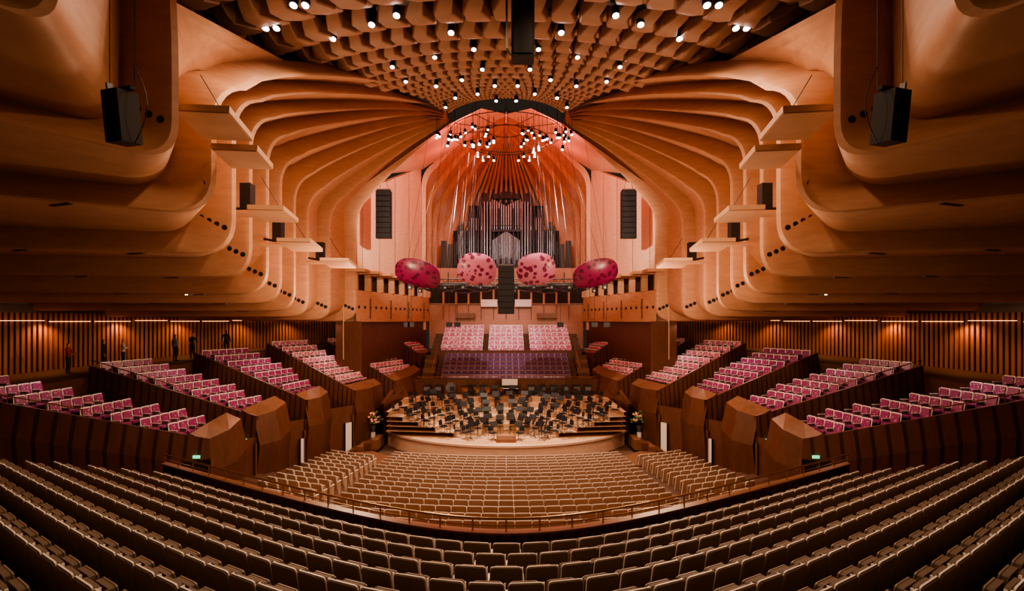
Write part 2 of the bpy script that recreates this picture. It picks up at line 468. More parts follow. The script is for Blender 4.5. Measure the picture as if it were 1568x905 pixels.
sg.loft([[(-8.2,43.65,EYE-8),(8.2,43.65,EYE-8)],[(-8.2,43.65,EYE-5.0),(8.2,43.65,EYE-5.0)],[(-8.2,43.85,EYE-5.0),(8.2,43.85,EYE-5.0)]],DWOODP)
for k in range(18):
    sg.box((-7.6+k*.894,43.6,EYE-5.6),(.05,.08,1.0),CAP)
sg.tube([(-7.6,43.55,EYE-4.85),(7.6,43.55,EYE-4.85)],.03,BRASS)
sg.obj('stage')

def stageh(x,y):
    rr=math.hypot(x,y-34.2)
    return SZ+.33*sum(1 for q in RIS if rr>q)
ch=MB()
ch.box((0,0,.46),(.42,.40,.05),BLKF); 
plate(ch,.40,.32,.04,-.2,.56,.15,BLKF,.06)
for x in (-.19,.19):
    for y in (-.18,.18): ch.cyl((x*1.15,y*1.2,0),(x,y,.44),.013,.013,GREY,5)
    ch.cyl((x,-.19,.44),(x,-.24,.75),.013,.013,GREY,5)
ms=MB()
ms.box((0,0,1.12),(.56,.03,.38),BLACK,Matrix.Rotation(-.5,3,'X'))
ms.box((0,-.07,.98),(.56,.09,.02),BLACK)
ms.cyl((0,0,.12),(0,0,1.05),.018,.018,BLACK,5)
for a in range(3): ms.cyl((0,0,.16),(.28*math.cos(a*2.1+.5),.28*math.sin(a*2.1+.5),.01),.016,.016,BLACK,5)
OC=MB();OM=MB()
for rr,n_ in ((2.5,8),(3.4,10),(4.3,14),(5.5,16),(6.65,18),(7.7,18),(8.65,14)):
    for i in range(n_):
        a=math.radians(4+172*(i+.5)/n_+random.uniform(-1.4,1.4))
        if rr>rclip(a)-.35: continue
        x,y=rr*math.cos(a),34.2+rr*math.sin(a)
        th=math.atan2(x,(34.2-y)) 
        z=stageh(x,y)
        OC.inst(ch,RT(x,y,z,th+random.uniform(-.2,.2)))
        if random.random()<.75:
            q=rr-.55
            x2,y2=q*math.cos(a+.03),34.2+q*math.sin(a+.03)
            OM.inst(ms,RT(x2,y2,stageh(x2,y2),th+pi+random.uniform(-.3,.3)))
for i in range(14):
    a=math.radians(-8+196*i/13); x=5.8*math.cos(a)*1.2; y=36.4-abs(math.sin(a))*2.2
    th=math.atan2(x,33-y)
    OC.inst(ch,RT(x,y,stageh(x,y),th)); OM.inst(ms,RT(x*.88,y-.35,stageh(x*.88,y-.35),th+pi))
OC.obj('orchestra_chairs'); OM.obj('music_stands')
pd=MB()
pd.box((0,33.9,SZ+.1),(1.3,1.1,.2),CAP)
for x in (-.55,.55): pd.cyl((x,33.42,SZ+.2),(x,33.42,SZ+1.15),.02,.02,BRASS,6)
pd.tube([(-.55,33.42,SZ+1.15),(.55,33.42,SZ+1.15)],.02,BRASS); pd.tube([(-.55,33.42,SZ+.7),(.55,33.42,SZ+.7)],.015,BRASS)
pd.obj('conductor_podium')
tp=MB()
for i in range(4):
    x=-3.4+i*.95;y=42.6;z=stageh(x,y)
    tp.cyl((x,y,z+.3),(x,y,z+.62),.18,.36,BRASS,16); tp.cyl((x,y,z+.62),(x,y,z+.82),.36,.38,BRASS,16); tp.cyl((x,y,z+.82),(x,y,z+.86),.39,.39,BLKF,16)
    for q in range(3): tp.cyl((x+.3*math.cos(q*2.1),y+.3*math.sin(q*2.1),z),(x+.34*math.cos(q*2.1),y+.34*math.sin(q*2.1),z+.8),.02,.02,GREY,5)
tp.obj('timpani_set',30)
bd=MB(); z=stageh(4,42.6)
bd.cyl((-4.6,42.4,z+.75),(-4.6,42.85,z+.75),.44,.44,DWOODP,24); bd.cyl((-4.6,42.38,z+.75),(-4.6,42.4,z+.75),.41,.41,GREY,24)
for x in (-4.95,-4.25): bd.cyl((x,42.6,z),(-4.6,42.6,z+.5),.03,.03,BLACK,6)
bd.obj('bass_drum')
pf=MB()
z=stageh(.3,42.5)
pf.box((.3,42.7,z+.75),(1.5,.5,.3),BLACK);pf.box((.3,42.5,z+.68),(1.4,.3,.05),WHITE);pf.box((.3,42.9,z+1.15),(1.3,.3,.5),WHITE)
for x in (-.35,.95): pf.cyl((x,42.6,z),(x,42.6,z+.6),.04,.04,BLACK,6)
pf.obj('stage_keyboard')
fc=MB()
for i in range(6):
    for s in (-1,1):
        x=s*(2.0+i*.95)+.1; y=43.05
        if s<0 and i in(2,3): continue
        z=stageh(x,y); fc.box((x,y,z+.45),(.6,.4,.9),BLACK); fc.box((x,y-.21,z+.6),(.5,.02,.3),GREY)
fc.obj('percussion_flight_cases')

# ---------------------------------------------------------------- choir / rear terraces
cs=MB(); cf=MB()
for k in range(6):
    y=44.3+.62*k; top=EYE-4.75+.34*k; fl=top-.93
    cf.prism([(-6.3,y-.4),(6.3,y-.4),(6.3,y+.9),(-6.3,y+.9)],EYE-9,fl,DWOODP,CARPET)
    for i in range(20): cs.inst(SEATU,RT(-5.35+i*.563,y,fl,pi))
    cf.box((0,y-.32,top+.0),(11.2,.04,.05),CAP)
cs.obj('choir_stall_seats')
cs=MB()
cf.prism([(-6.8,47.9),(6.8,47.9),(6.8,48.1),(-6.8,48.1)],EYE-9,EYE-2.85,DWOODP,CAP)
for k in range(6):
    y=48.7+.78*k; top=EYE-2.35+.37*k; fl=top-.93
    cf.prism([(-7.2,y-.5),(7.2,y-.5),(7.2,y+.9),(-7.2,y+.9)],EYE-9,fl,DWOODP,CARPET)
    for i in range(22):
        if i in (7,14): continue
        cs.inst(SEATP,RT(-5.95+i*.567,y,fl,pi))
cs.obj('rear_terrace_seats')
for s in (-1,1):
    for k in range(7):
        cf.box((s*6.9,44.4+.55*k,EYE-5.6+.36*k),(1.1,.55,.36),CAP if k%2 else DWOODP)
    cf.tube([(s*6.35,44,EYE-4.2),(s*6.35,47.8,EYE-2.1)],.03,BRASS)
cf.obj('rear_terrace_steps')
gb=MB()
gb.prism([(-8.0,53.2),(8.0,53.2),(8.0,53.6),(-8.0,53.6)],EYE-3,EYE+1.6,PLYA,CAP)
gb.prism([(-8.0,53.1),(8.0,53.1),(8.0,53.3),(-8.0,53.3)],EYE+1.6,EYE+1.75,CAP)
gb.prism([(-8.0,53.2),(8.0,53.2),(8.0,54.6),(-8.0,54.6)],EYE+3.6,EYE+5.4,PLYA,CAP)
gb.prism([(-8.0,53.2),(8.0,53.2),(8.0,53.3),(-8.0,53.3)],EYE+1.6,EYE+3.6,SHELL,CAP)
for x in [-6.5+i*1.3 for i in range(11)]:
    gb.box((x,53.15,EYE+2.6),(.2,.3,2.0),PLY)
    gb.box((x,53.1,EYE+.8),(.05,.1,1.5),DWOODP)
for s in (-1,1):
    gb.box((s*1.75,52.9,EYE+1.75),(1.7,.25,.75),WHITE)
    gb.box((s*4.2,52.9,EYE+.45),(2.0,.3,.5),CAP)
gb.obj('organ_gallery')

# ---------------------------------------------------------------- organ
og=MB()
def pipe(x,y,zb,zt,r,mat):
    og.cyl((x,y,zb),(x,y,zb+r*5),r*.35,r,mat,10,False)
    og.cyl((x,y,zb+r*5),(x,y,zt),r,r,mat,10)
    og.box((x,y-r*.9,zb+r*6),(r*1.1,r*.5,r*1.2),BLACK)
def tower(xc,n,w,zb,zt,y,shape,mat):
    for i in range(n):
        t=(i-(n-1)/2)/max(1,(n-1)/2)
        zz={'^':zt-abs(t)*.9,'v':zt-(1-abs(t))*.8,'-':zt,'/':zt+t*.5,'\\':zt-t*.5}[shape]
        pipe(xc+t*w/2,y-(1-t*t)*.25,zb,zz,w/n*.36,mat)
H=EYE
tower(0,13,3.0,H+9.5,H+12.9,54.6,'v',TIN)
tower(0,17,2.8,H+5.4,H+9.4,54.3,'^',TIN)
for s in (-1,1):
    tower(s*2.15,4,.9,H+5.4,H+12.6,54.5,'-',TIN)
    tower(s*2.85,4,.7,H+5.4,H+11.0,54.7,'/' if s<0 else '\\',TIND)
    tower(s*3.55,4,.7,H+5.4,H+10.9,54.5,'-',TIN)
    tower(s*4.15,3,.5,H+5.4,H+9.6,54.7,'/' if s<0 else '\\',TIND)
    tower(s*4.7,4,.62,H+5.4,H+9.5,54.5,'-',TIN)
    tower(s*5.3,3,.4,H+5.4,H+8.4,54.8,'-',TIND)
    for hh,xx,wd in ((13.0,2.15,1.05),(11.3,3.5,.95),(9.9,4.7,.85)):
        og.box((s*xx,54.5,H+hh),(wd*.48,.7,.9),BLACK); og.box((s*(xx+wd*.36),54.6,H+hh-.35),(wd*.4,.7,.8),BLACK)
        og.box((s*(xx+wd*.5),54.3,H+hh-1.6),(wd*.16,.3,2.8),BLACK)
    og.box((s*6.6,54.2,H+6.9),(.55,.4,2.9),BLACK); og.box((s*5.95,54.5,H+6.8),(.45,.4,2.5),BLACK)
    for xx in (1.6,2.62,3.2,3.95,5.05): og.box((s*xx,54.2,H+7.4),(.09,.2,4.2),DOORK)
og.box((0,54.4,H+13.8),(1.1,.6,1.9),BLACK); og.box((-1.05,54.5,H+13.3),(.8,.5,.9),BLACK); og.box((1.05,54.5,H+13.3),(.8,.5,.9),BLACK)
og.box((0,55.4,H+7.5),(11.4,.6,4.2),BLKF); og.box((0,55.4,H+10.5),(8,.5,3.6),BLKF);og.box((0,55.4,H+12),(5,.5,3),BLKF)
og.box((0,54.1,H+9.4),(3.3,.5,.2),BLACK); og.box((0,54.2,H+5.35),(11.2,.9,.2),CAP)
for x in (-1.55,-.75,.75,1.55): og.box((x,54.0,H+9.0),(.1,.2,5.5),BLACK)
for i in range(11): pipe(-1.25+i*.25,53.9,H+5.5,H+6.6-.06*abs(i-5),.07,TIND)
og.obj('pipe_organ',40)

# ---------------------------------------------------------------- side boxes
BX=[((13.9,24.,-5.55),(21.5,18.8,-2.5),(13.3,26.0,-4.9),9),
    ((13.1,27.,-5.05),(21.9,27.0,-2.4),(12.4,29.2,-4.6),9),
    ((11.7,30.2,-4.7),(20.0,33.,-2.1),(11.5,33.4,-4.6),8),
    ((10.3,35.,-4.8),(17.7,38.,-1.7),(9.5,39.4,-4.8),8),
    ((8.9,41.,-4.86),(15.3,43.,-1.65),(7.5,45.6,-4.3),8),
    ((8.1,47.,-3.0),(11.8,49.,-.95),(7.4,50.5,-3.0),5),
    ((7.6,52.2,-1.),(10.6,54.,-.5),None,0)]
for s,nm in ((-1,'left'),(1,'right')):
    for i in range(6):
        In,On,Tp,nr=BX[i]; nxt=BX[i+1]
        Fo=(nxt[1][0],nxt[1][1]-.12,On[2])
        nIn=nxt[0]
        Fi=(Tp[0],Tp[1],In[2])
        mb=MB(); se=MB()
        N=lambda t:lerp(In,On,t)
        F=lambda t:lerp(Fi,Fo,t)
        S=lambda p,dz=0:(p[0]*s,p[1],EYE+p[2]+dz)
        maxs=5 if i<2 else (6 if i<4 else 8)
        for k in range(nr):
            t0,t1=k/nr,(k+1)/nr
            a,b,c,d=N(t0),N(t1),F(t1),F(t0)
            hf=lerp(In,On,(k+.5)/nr)[2]-.62
            fz=lambda p,z:(p[0]*s,p[1],EYE+z)
            tm=lambda u_,v_:lerp(u_,v_,min(1,(.75+.58*maxs)/max(.1,math.dist(u_[:2],v_[:2]))))
            c2,d2=tm(b,c),tm(a,d)
            mb.add([fz(a,hf),fz(b,hf),fz(c2,hf),fz(d2,hf),fz(a,hf-.5),fz(d2,hf-.5),fz(c2,hf-.8),fz(d2,hf-.8)],[(0,1,2,3),(0,3,5,4),(2,3,7,6)],CARPET)
            mb.add([fz(d2,hf-.75),fz(c2,hf-.75),fz(c,hf-.75),fz(d,hf-.75)],[(0,1,2,3)],CARPD)
            if k==0 and i<5: continue
            p=N((t0+t1)/2);q=F((t0+t1)/2)
            dv=Vector((q[0]-p[0],q[1]-p[1]));Ls=dv.length;u=dv/Ls
            ns=min(maxs,int((Ls-.5)/.58))
            dirv=Vector((In[0]-On[0],In[1]-On[1])); 
            fw=Vector((-u.y,u.x)); 
            if fw.dot(dirv)<0: fw=-fw
            fw=Vector((fw.x*s,fw.y)); th=math.atan2(-fw.x,fw.y)
            for m in range(ns):
                pos=Vector((p[0],p[1]))+u*(.45+.58*m)
                se.inst(SEATM if i<3 else SEATP,RT(pos.x*s,pos.y,EYE+hf,th))
        bot=-9.2
        def offp(p,d):
            v=Vector((On[1]-In[1],-(On[0]-In[0]))).normalized()
            if v.y>0: v=-v
            return (p[0]+v.x*d,p[1]+v.y*d,p[2])
        ts=[k/8 for k in range(9)]
        l0=[S((*offp(N(t),.12)[:2],bot)) for t in ts]
        l1=[S((*offp(N(t),.25)[:2],N(t)[2]-1.3)) for t in ts]
        l2=[S(offp(N(t),.12)) for t in ts]
        l3=[S(offp(N(t),-.02)) for t in ts]; l4=[S((*offp(N(t),-.02)[:2],N(t)[2]-.9)) for t in ts]
        mb.loft([l0,l1,l2],DWOOD); mb.loft([l2,l3],CAP); mb.loft([l3,l4],DWOODP)
        dirv=Vector((In[0]-On[0],In[1]-On[1])).normalized()
        mid=((In[0]+Tp[0])/2,(In[1]+Tp[1])/2)
        Lp=.32
        A=offp(In,.12); 
        nose=(mid[0]+dirv.x*Lp,mid[1]+dirv.y*Lp)
        def ring(d,h,f=1.0):
            return [S((A[0]+dirv.x*d*f,A[1]+dirv.y*d*f,h[0])),S((nose[0]+dirv.x*d-.0,nose[1]-.2+dirv.y*d,h[1])),S((Tp[0]+dirv.x*d*f,Tp[1]+dirv.y*d*f,h[2])),]
        ht=(In[2]-.05,(In[2]+Tp[2])/2-.1,Tp[2]-.1)
        r0=ring(-.15,ht); r1=ring(.16,(ht[0]-1.5,ht[1]-1.6,ht[2]-1.5)); r2=ring(-.1,(bot,)*3)
        capin=[S((A[0]-dirv.x*.8,A[1]-dirv.y*.8,ht[0]+.38)),S((mid[0]-dirv.x*.8,mid[1]-dirv.y*.8,ht[1]+.42)),S((Tp[0]-dirv.x*.8,Tp[1]-dirv.y*.8,ht[2]+.38))]
        mb.loft([r2,r1,r0],DWOODP); mb.loft([r0,capin],CAP)
        mb.loft([capin,[(p[0],p[1],p[2]-1.3) for p in capin]],DWOODP)
        mb.loft([[S((*F(t)[:2],bot)) for t in ts],[S((*F(t)[:2],F(t)[2]-.75)) for t in ts]],DWOODP)
        mb.loft([[S((*Tp[:2],bot)),S((*nIn[:2],bot))],[S((*Tp[:2],Tp[2]-1.2)),S((*nIn[:2],Tp[2]-1.2))]],DWOODP)
        if i<4:
            p=offp(N(-.005),.30); q=offp(N(.13),.30)
            zf=-8.3
            mb.loft([[S((*p[:2],zf-.6)),S((*q[:2],zf-.6))],[S((*p[:2],zf+1.85)),S((*q[:2],zf+1.85))]],DOORK)
            for e_ in (p,q): mb.box(S((e_[0],e_[1],zf+.6)),(.07,.1,2.5),CAP)
            p2=offp(N(.06),.40)
            mb.box(S((p2[0],p2[1],zf+2.05)),(.3,.08,.13),EXIT)
            if i in (1,2):
                T1=lerp(Tp,nIn,.55);T2=lerp(Tp,nIn,.85)
                mb.loft([[S((T1[0]-.06,T1[1]-.1,zf-.5)),S((T2[0]-.06,T2[1]-.1,zf-.5))],[S((T1[0]-.06,T1[1]-.1,zf+1.4)),S((T2[0]-.06,T2[1]-.1,zf+1.4))]],GLOWW)
                for e_ in (T1,T2): mb.box(S((e_[0]-.08,e_[1]-.12,zf+.45)),(.08,.08,1.95),DOORK)
        if i<2:
            mb.tube([(p[0],p[1],p[2]+.28) for p in l3[4:]],.025,BRASS)
            for p in l3[4:]: mb.cyl(p,(p[0],p[1],p[2]+.28),.015,.015,BRASS,5)
        mb.obj('audience_box_'+nm)
        se.obj('box_seats')
    mb=MB()
    WL=[(28.5,12),(28,19),(27.3,27),(25.,34),(21.5,39.5),(17.2,45),(13.2,50.5),(10.6,56)]
    IN=[(24,12,-3),(21.5,18.8,-3.1),(21.9,27,-3.0),(20,33,-2.7),(17.7,38,-2.3),(15.3,43,-2.2),(11.8,49,-1.5),(9.6,55,-1.2)]
    mb.loft([[(x*s,y,EYE+h) for x,y,h in IN],[(w[0]*s,w[1],EYE+p[2]) for w,p in zip(WL,IN)]],CARPET)
    mb.loft([[(x*s,y,EYE+h) for x,y,h in IN],[(x*s,y,EYE-9) for x,y,h in IN]],DWOODP)
    mb.loft([[(x*s,y,EYE-3.2) for x,y in WL],[(x*s,y,EYE+.9) for x,y in WL]],DWOODP)
    for a,b in zip(WL[:-1],WL[1:]):
        L=math.dist(a,b); nb=int(L/.26); ang=math.atan2(b[1]-a[1],(b[0]-a[0])*s)
        for k in range(nb):
            p=lerp(a,b,(k+.5)/nb)
            mb.box(((p[0]-.08)*s,p[1]-.03,EYE-1.35),(.15,.12,3.5),BATT,Matrix.Rotation(ang,3,'Z'))
    for a,b in zip(WL[:-1],WL[1:]):
        for q0 in (.02,.35,.68):
            p=lerp(a,b,q0);q=lerp(a,b,q0+.30)
            mb.cyl(((p[0]-.3)*s,p[1]-.12,EYE-.04-.05*(q0>.3)),((q[0]-.3)*s,q[1]-.12,EYE-.04-.05*(q0>.3)),.018,.018,LED,6)
    mb.obj('wall_foyer_'+nm)
    mb=MB()
    pts=[(21.6,18.7),(22.5,14),(22,8),(20,2),(19,-6)]
    mb.loft([[(x*s,y,EYE-9) for x,y in pts],[(x*s,y,EYE-2.5) for x,y in pts]],DWOOD)
    mb.loft([[(x*s,y,EYE-2.5) for x,y in pts],[((x+7)*s,y,EYE-2.5) for x,y in pts]],CARPET)
    mb.obj('wall_circle_'+nm)

# ---------------------------------------------------------------- plywood side reflectors
for s in (-1,1):
    for (x,y,h,w,l,two) in ((7.6,13.4,5.15,1.3,1.6,1),(8.75,19.3,4.0,1.25,1.9,0),(9.3,23.2,3.4,1.4,2.3,0),(9.4,28.8,3.2,1.5,2.6,0)):
        mb=MB()
        R=Matrix.Rotation(-.12*s,3,'Z')@Matrix.Rotation(-.10 if two else -.05,3,'X')
        C=Vector((x*s,y,EYE+h))
        mb.box(C,(w,l,.16),PLYEDGE,R)
        mb.box(C+R@Vector((0,0,-.095)),(w*.96,l*.96,.03),PLY,R)
        if two:
            C2=C+Vector((.12*s,1.65,-.35)); mb.box(C2,(w*.95,1.35,.16),PLYEDGE,R); mb.box(C2+Vector((0,0,-.095)),(w*.9,1.3,.03),PLY,R)
            mb.box(C+Vector((.2*s,.85,.05)),(w*.9,.2,.1),BLACK,R)
            mb.tube([C2,C2+Vector((1.0*s,.3,.3))],.05,BLACK)
        wall_gap=1.0 if two else 1.9
        mb.tube([C+Vector((.2*s,0,0)),C+Vector((wall_gap*s,.5,.35))],.06,BLACK)
        mb.tube([C+Vector((-.3*s,0,.1)),C+Vector((.7*s,.5,1.5))],.012,BLACK)
        if not two: mb.box(C+Vector((1.15*s,.3,.7)),(.4,.4,1.0),BLACK); mb.box(C+Vector((1.2*s,.2,.05)),(1.2,.8,.12),PLY)
        mb.obj('plywood_reflector')

# ---------------------------------------------------------------- hung loudspeakers
def linearray(name,x,y,hc,H_,w,n,wt):
    mb=MB()
    for k in range(n):
        z=EYE+hc+H_/2-(k+.5)*H_/n
        mb.box((x,y,z),(w,.55,H_/n*.97),BLACK,Matrix.Rotation(.02*(k-n/2),3,'X'))
        mb.box((x,y-.285,z),(w*.9,.01,H_/n*.8),BLKF)
    mb.box((x,y,EYE+hc+H_/2+.1),(w*.9,.4,.1),GREY)
    for q in (-.3,.3): mb.cyl((x+q*w,y,EYE+hc+H_/2+.1),(x+q*w*.3,y,wt),.015,.015,BLACK,5)
    mb.obj(name)
linearray('hanging_line_array_speaker',-9.55,40,8.2,3.7,1.15,9,EYE+11.2)
linearray('hanging_line_array_speaker',9.55,40,8.2,3.7,1.15,9,EYE+11.2)
linearray('hanging_line_array_speaker',0,33.6,1.95,3.1,1.05,8,EYE+14)
for s in (-1,1):
    mb=MB(); x=6.75*s;y=9.0;h=3.55
    R=Matrix.Rotation(.3*s,3,'Z')@Matrix.Rotation(.1,3,'X')
    mb.box((x,y,EYE+h),(.38,.38,.88),BLACK,R); mb.box(tuple(Vector((x,y,EYE+h))+R@Vector((0,-.20,0))),(.33,.02,.82),BLKF,R)
    mb.box((x,y,EYE+h+.5),(.5,.1,.06),BLACK,R); mb.box((x+.2*s,y,EYE+h+.3),(.04,.1,.6),GREY,R)
    for q in (-.22,.22): mb.cyl((x+q,y,EYE+h+.5),(x+q,y,EYE+8.6),.008,.008,BLACK,5)
    pts=[(x-.22*s-.22*s*math.sin(t/8*pi),y,EYE+h+.9-1.35*(t/8)) for t in range(9)]
    mb.tube(pts,.009,BLACK,5)
    mb.obj('hanging_box_speaker')
mb=MB()
mb.box((.45,14,EYE+8.1),(.62,.5,2.0),BLACK); mb.box((.45,13.74,EYE+8.1),(.5,.02,1.85),BLKF)
mb.box((.45,14,EYE+9.9),(.35,.3,1.6),GREY); mb.cyl((0.02,13.6,EYE+7.2),(.0,13.6,EYE+10.5),.03,.03,BLACK,6)
mb.tube([(.02,13.6,EYE+7.2),(.12,13.6,EYE+7.05),(.3,13.7,EYE+7.05)],.02,BLACK)
mb.obj('ceiling_hung_speaker_column')

# ---------------------------------------------------------------- acoustic petals
def petal(x,y,h,a,b,rx,ry,mat,up=PETALU):
    mb=MB(); n=28
    R=Matrix.Rotation(ry,3,'Y')@Matrix.Rotation(rx,3,'X')
    rings=[]
    for q,dz in ((0.02,-.34),(.3,-.32),(.6,-.22),(.85,-.07),(1,.06),(.98,.16),(.8,.1),(.4,.02),(.02,0)):
        rg=[]
        for i in range(n):
            t=2*pi*i/n; c,s_=math.cos(t),math.sin(t)
            e=2/2.6
            px=a*q*math.copysign(abs(c)**e,c)*(1+.07*s_); py=b*q*math.copysign(abs(s_)**e,s_)
            rg.append(tuple(Vector((x,y,EYE+h))+R@Vector((px,py,dz))))
        rings.append(rg)
    mb.loft(rings[:6],mat,True); mb.loft(rings[5:],up,True)
    for q in (-.5,.5): mb.cyl((x+q*a,y,EYE+h+.1),(x*.8+q*a*.6,y+.6,EYE+13.3),.008,.008,BLACK,4)
    mb.cyl((x,y+.1,EYE+h+.1),(x,y+.1,EYE+h+1.0),.03,.03,BLACK,5)
    mb.obj('acoustic_petal_reflector',40)
petal(-2.02,35,3.45,1.35,1.15,math.radians(-62),math.radians(8),PETAL)
petal(2.05,35,3.45,1.35,1.15,math.radians(-62),math.radians(-8),PETAL)
petal(-6.1,35.2,3.15,1.6,1.2,math.radians(-46),math.radians(12),PETALD)
petal(6.15,35.2,3.15,1.6,1.2,math.radians(-46),math.radians(-12),PETALD)
for x,y in ((-4.2,37),(4.2,37),(-1.8,38.5),(1.8,38.5),(-5.2,39.5),(5.2,39.5),(-3.3,41),(3.3,41)):
    petal(x,y,2.45,1.35,1.1,math.radians(4),0,PETALU)
tr=MB()
for y in (36.2,40.5):
    for z in (2.9,3.2): tr.tube([(-7.4,y,EYE+z-.3),(7.4,y,EYE+z-.3)],.035,BLACK)
    for k in range(30):
        x=-7.3+k*.5; tr.tube([(x,y,EYE+2.6),(x+.25,y,EYE+2.9),(x+.5,y,EYE+2.6)],.015,BLACK,4)
    for k in range(12):
        x=-6.8+k*1.25
        tr.box((x,y,EYE+2.35),(.28,.3,.36),BLACK); tr.cyl((x,y-.16,EYE+2.3),(x,y-.17,EYE+2.3),.09,.09,GREY,8)
    for x in (-7,-3.5,3.5,7): tr.cyl((x,y,EYE+2.9),(x*.55,y-.5,EYE+13.5),.01,.01,BLACK,4)
tr.obj('lighting_truss')
hm=MB()
for x in (-7.3,-4.2,-3.6,4.0,6.5,7.4,-7.0):
    hm.box((x*1.02,38.5,EYE-.35),(.45,.35,.35),BLACK); hm.cyl((x*1.02,38.5,EYE-.2),(x*1.02,38.5,EYE+2.6),.015,.015,BLACK,5)
hm.obj('hanging_microphone_array')

# ---------------------------------------------------------------- crown light ring
cr=MB()
def circ(r,z,n=40,cx=0,cy=35.8): return [(cx+r*math.cos(2*pi*i/n),cy+r*math.sin(2*pi*i/n),EYE+z) for i in range(n+1)]
cr.tube(circ(3.9,13.0),.025,BLACK); cr.tube(circ(3.0,12.5),.025,BLACK); cr.tube(circ(1.2,13.2),.025,BLACK)
for i in range(12):
    a=2*pi*i/12; cr.tube([(1.2*math.cos(a),35.8+1.2*math.sin(a),EYE+13.2),(3.9*math.cos(a),35.8+3.9*math.sin(a),EYE+13.0)],.018,BLACK)
    cr.cyl((3.9*math.cos(a),35.8+3.9*math.sin(a),EYE+13.0),(3.9*math.cos(a),35.8+3.9*math.sin(a),EYE+14.6),.012,.012,BLACK,4)
rnd=random.Random(3)
for s in (-1,1):
    for i in range(26):
        a=2*pi*i/26+rnd.uniform(-.1,.1); rr=1.55+rnd.uniform(-.35,.5)
        x=s*2.6+rr*1.05*math.cos(a); y=35+rr*math.sin(a); z=12.35+1.0*math.sin(a)+rnd.uniform(-.6,.45)
        lampcan(cr,x,y,EYE+z,.11,(rnd.uniform(-.2,.2),-.5,-.9),LAMPB)
        cr.cyl((x,y,EYE+z+.3),(x,y,EYE+13.8),.012,.012,BLACK,4)
    for i in range(4):
        x=s*(.8+.35*i); lampcan(cr,x,33.4,EYE+10.4+.25*(i%2),.1,(0,-.5,-.9),LAMPB); cr.cyl((x,33.4,EYE+10.7),(x,33.6,EYE+13.3),.01,.01,BLACK,4)
cr.obj('stage_lighting_ring')
wr=MB()
for i in range(16):
    x=-4.6+9.2*i/15; y=36+rnd.uniform(-.8,2.5)
    wr.cyl((x,y,EYE+2.9+rnd.uniform(0,1)),(x*.72,y-.4,EYE+13),.008,.008,GREY,4)
wr.obj('petal_suspension_wires')

# ---------------------------------------------------------------- flowers
for s in (-1,1):
    mb=MB(); x=9.5*s;y=36.6
    mb.cyl((x,y,EYE-9.05),(x,y,EYE-8.0),.2,.16,WHITE,12); mb.cyl((x,y,EYE-8.0),(x,y,EYE-7.5),.14,.26,GREY,12)
    for k in range(70):
        a=rnd.uniform(0,2*pi); el=rnd.uniform(.1,1.5); rr=rnd.uniform(.35,.75)
        q=(x+rr*math.cos(a)*math.cos(el),y+rr*math.sin(a)*math.cos(el),EYE-7.4+rr*math.sin(el)*1.2)
        mb.cyl((x,y,EYE-7.5),q,.008,.008,LEAF,4)
        mb.cyl(q,(q[0],q[1]-.05,q[2]+.05),.03,.09,FLOR if k%2 else LEAF,6)
    mb.obj('flower_arrangement')

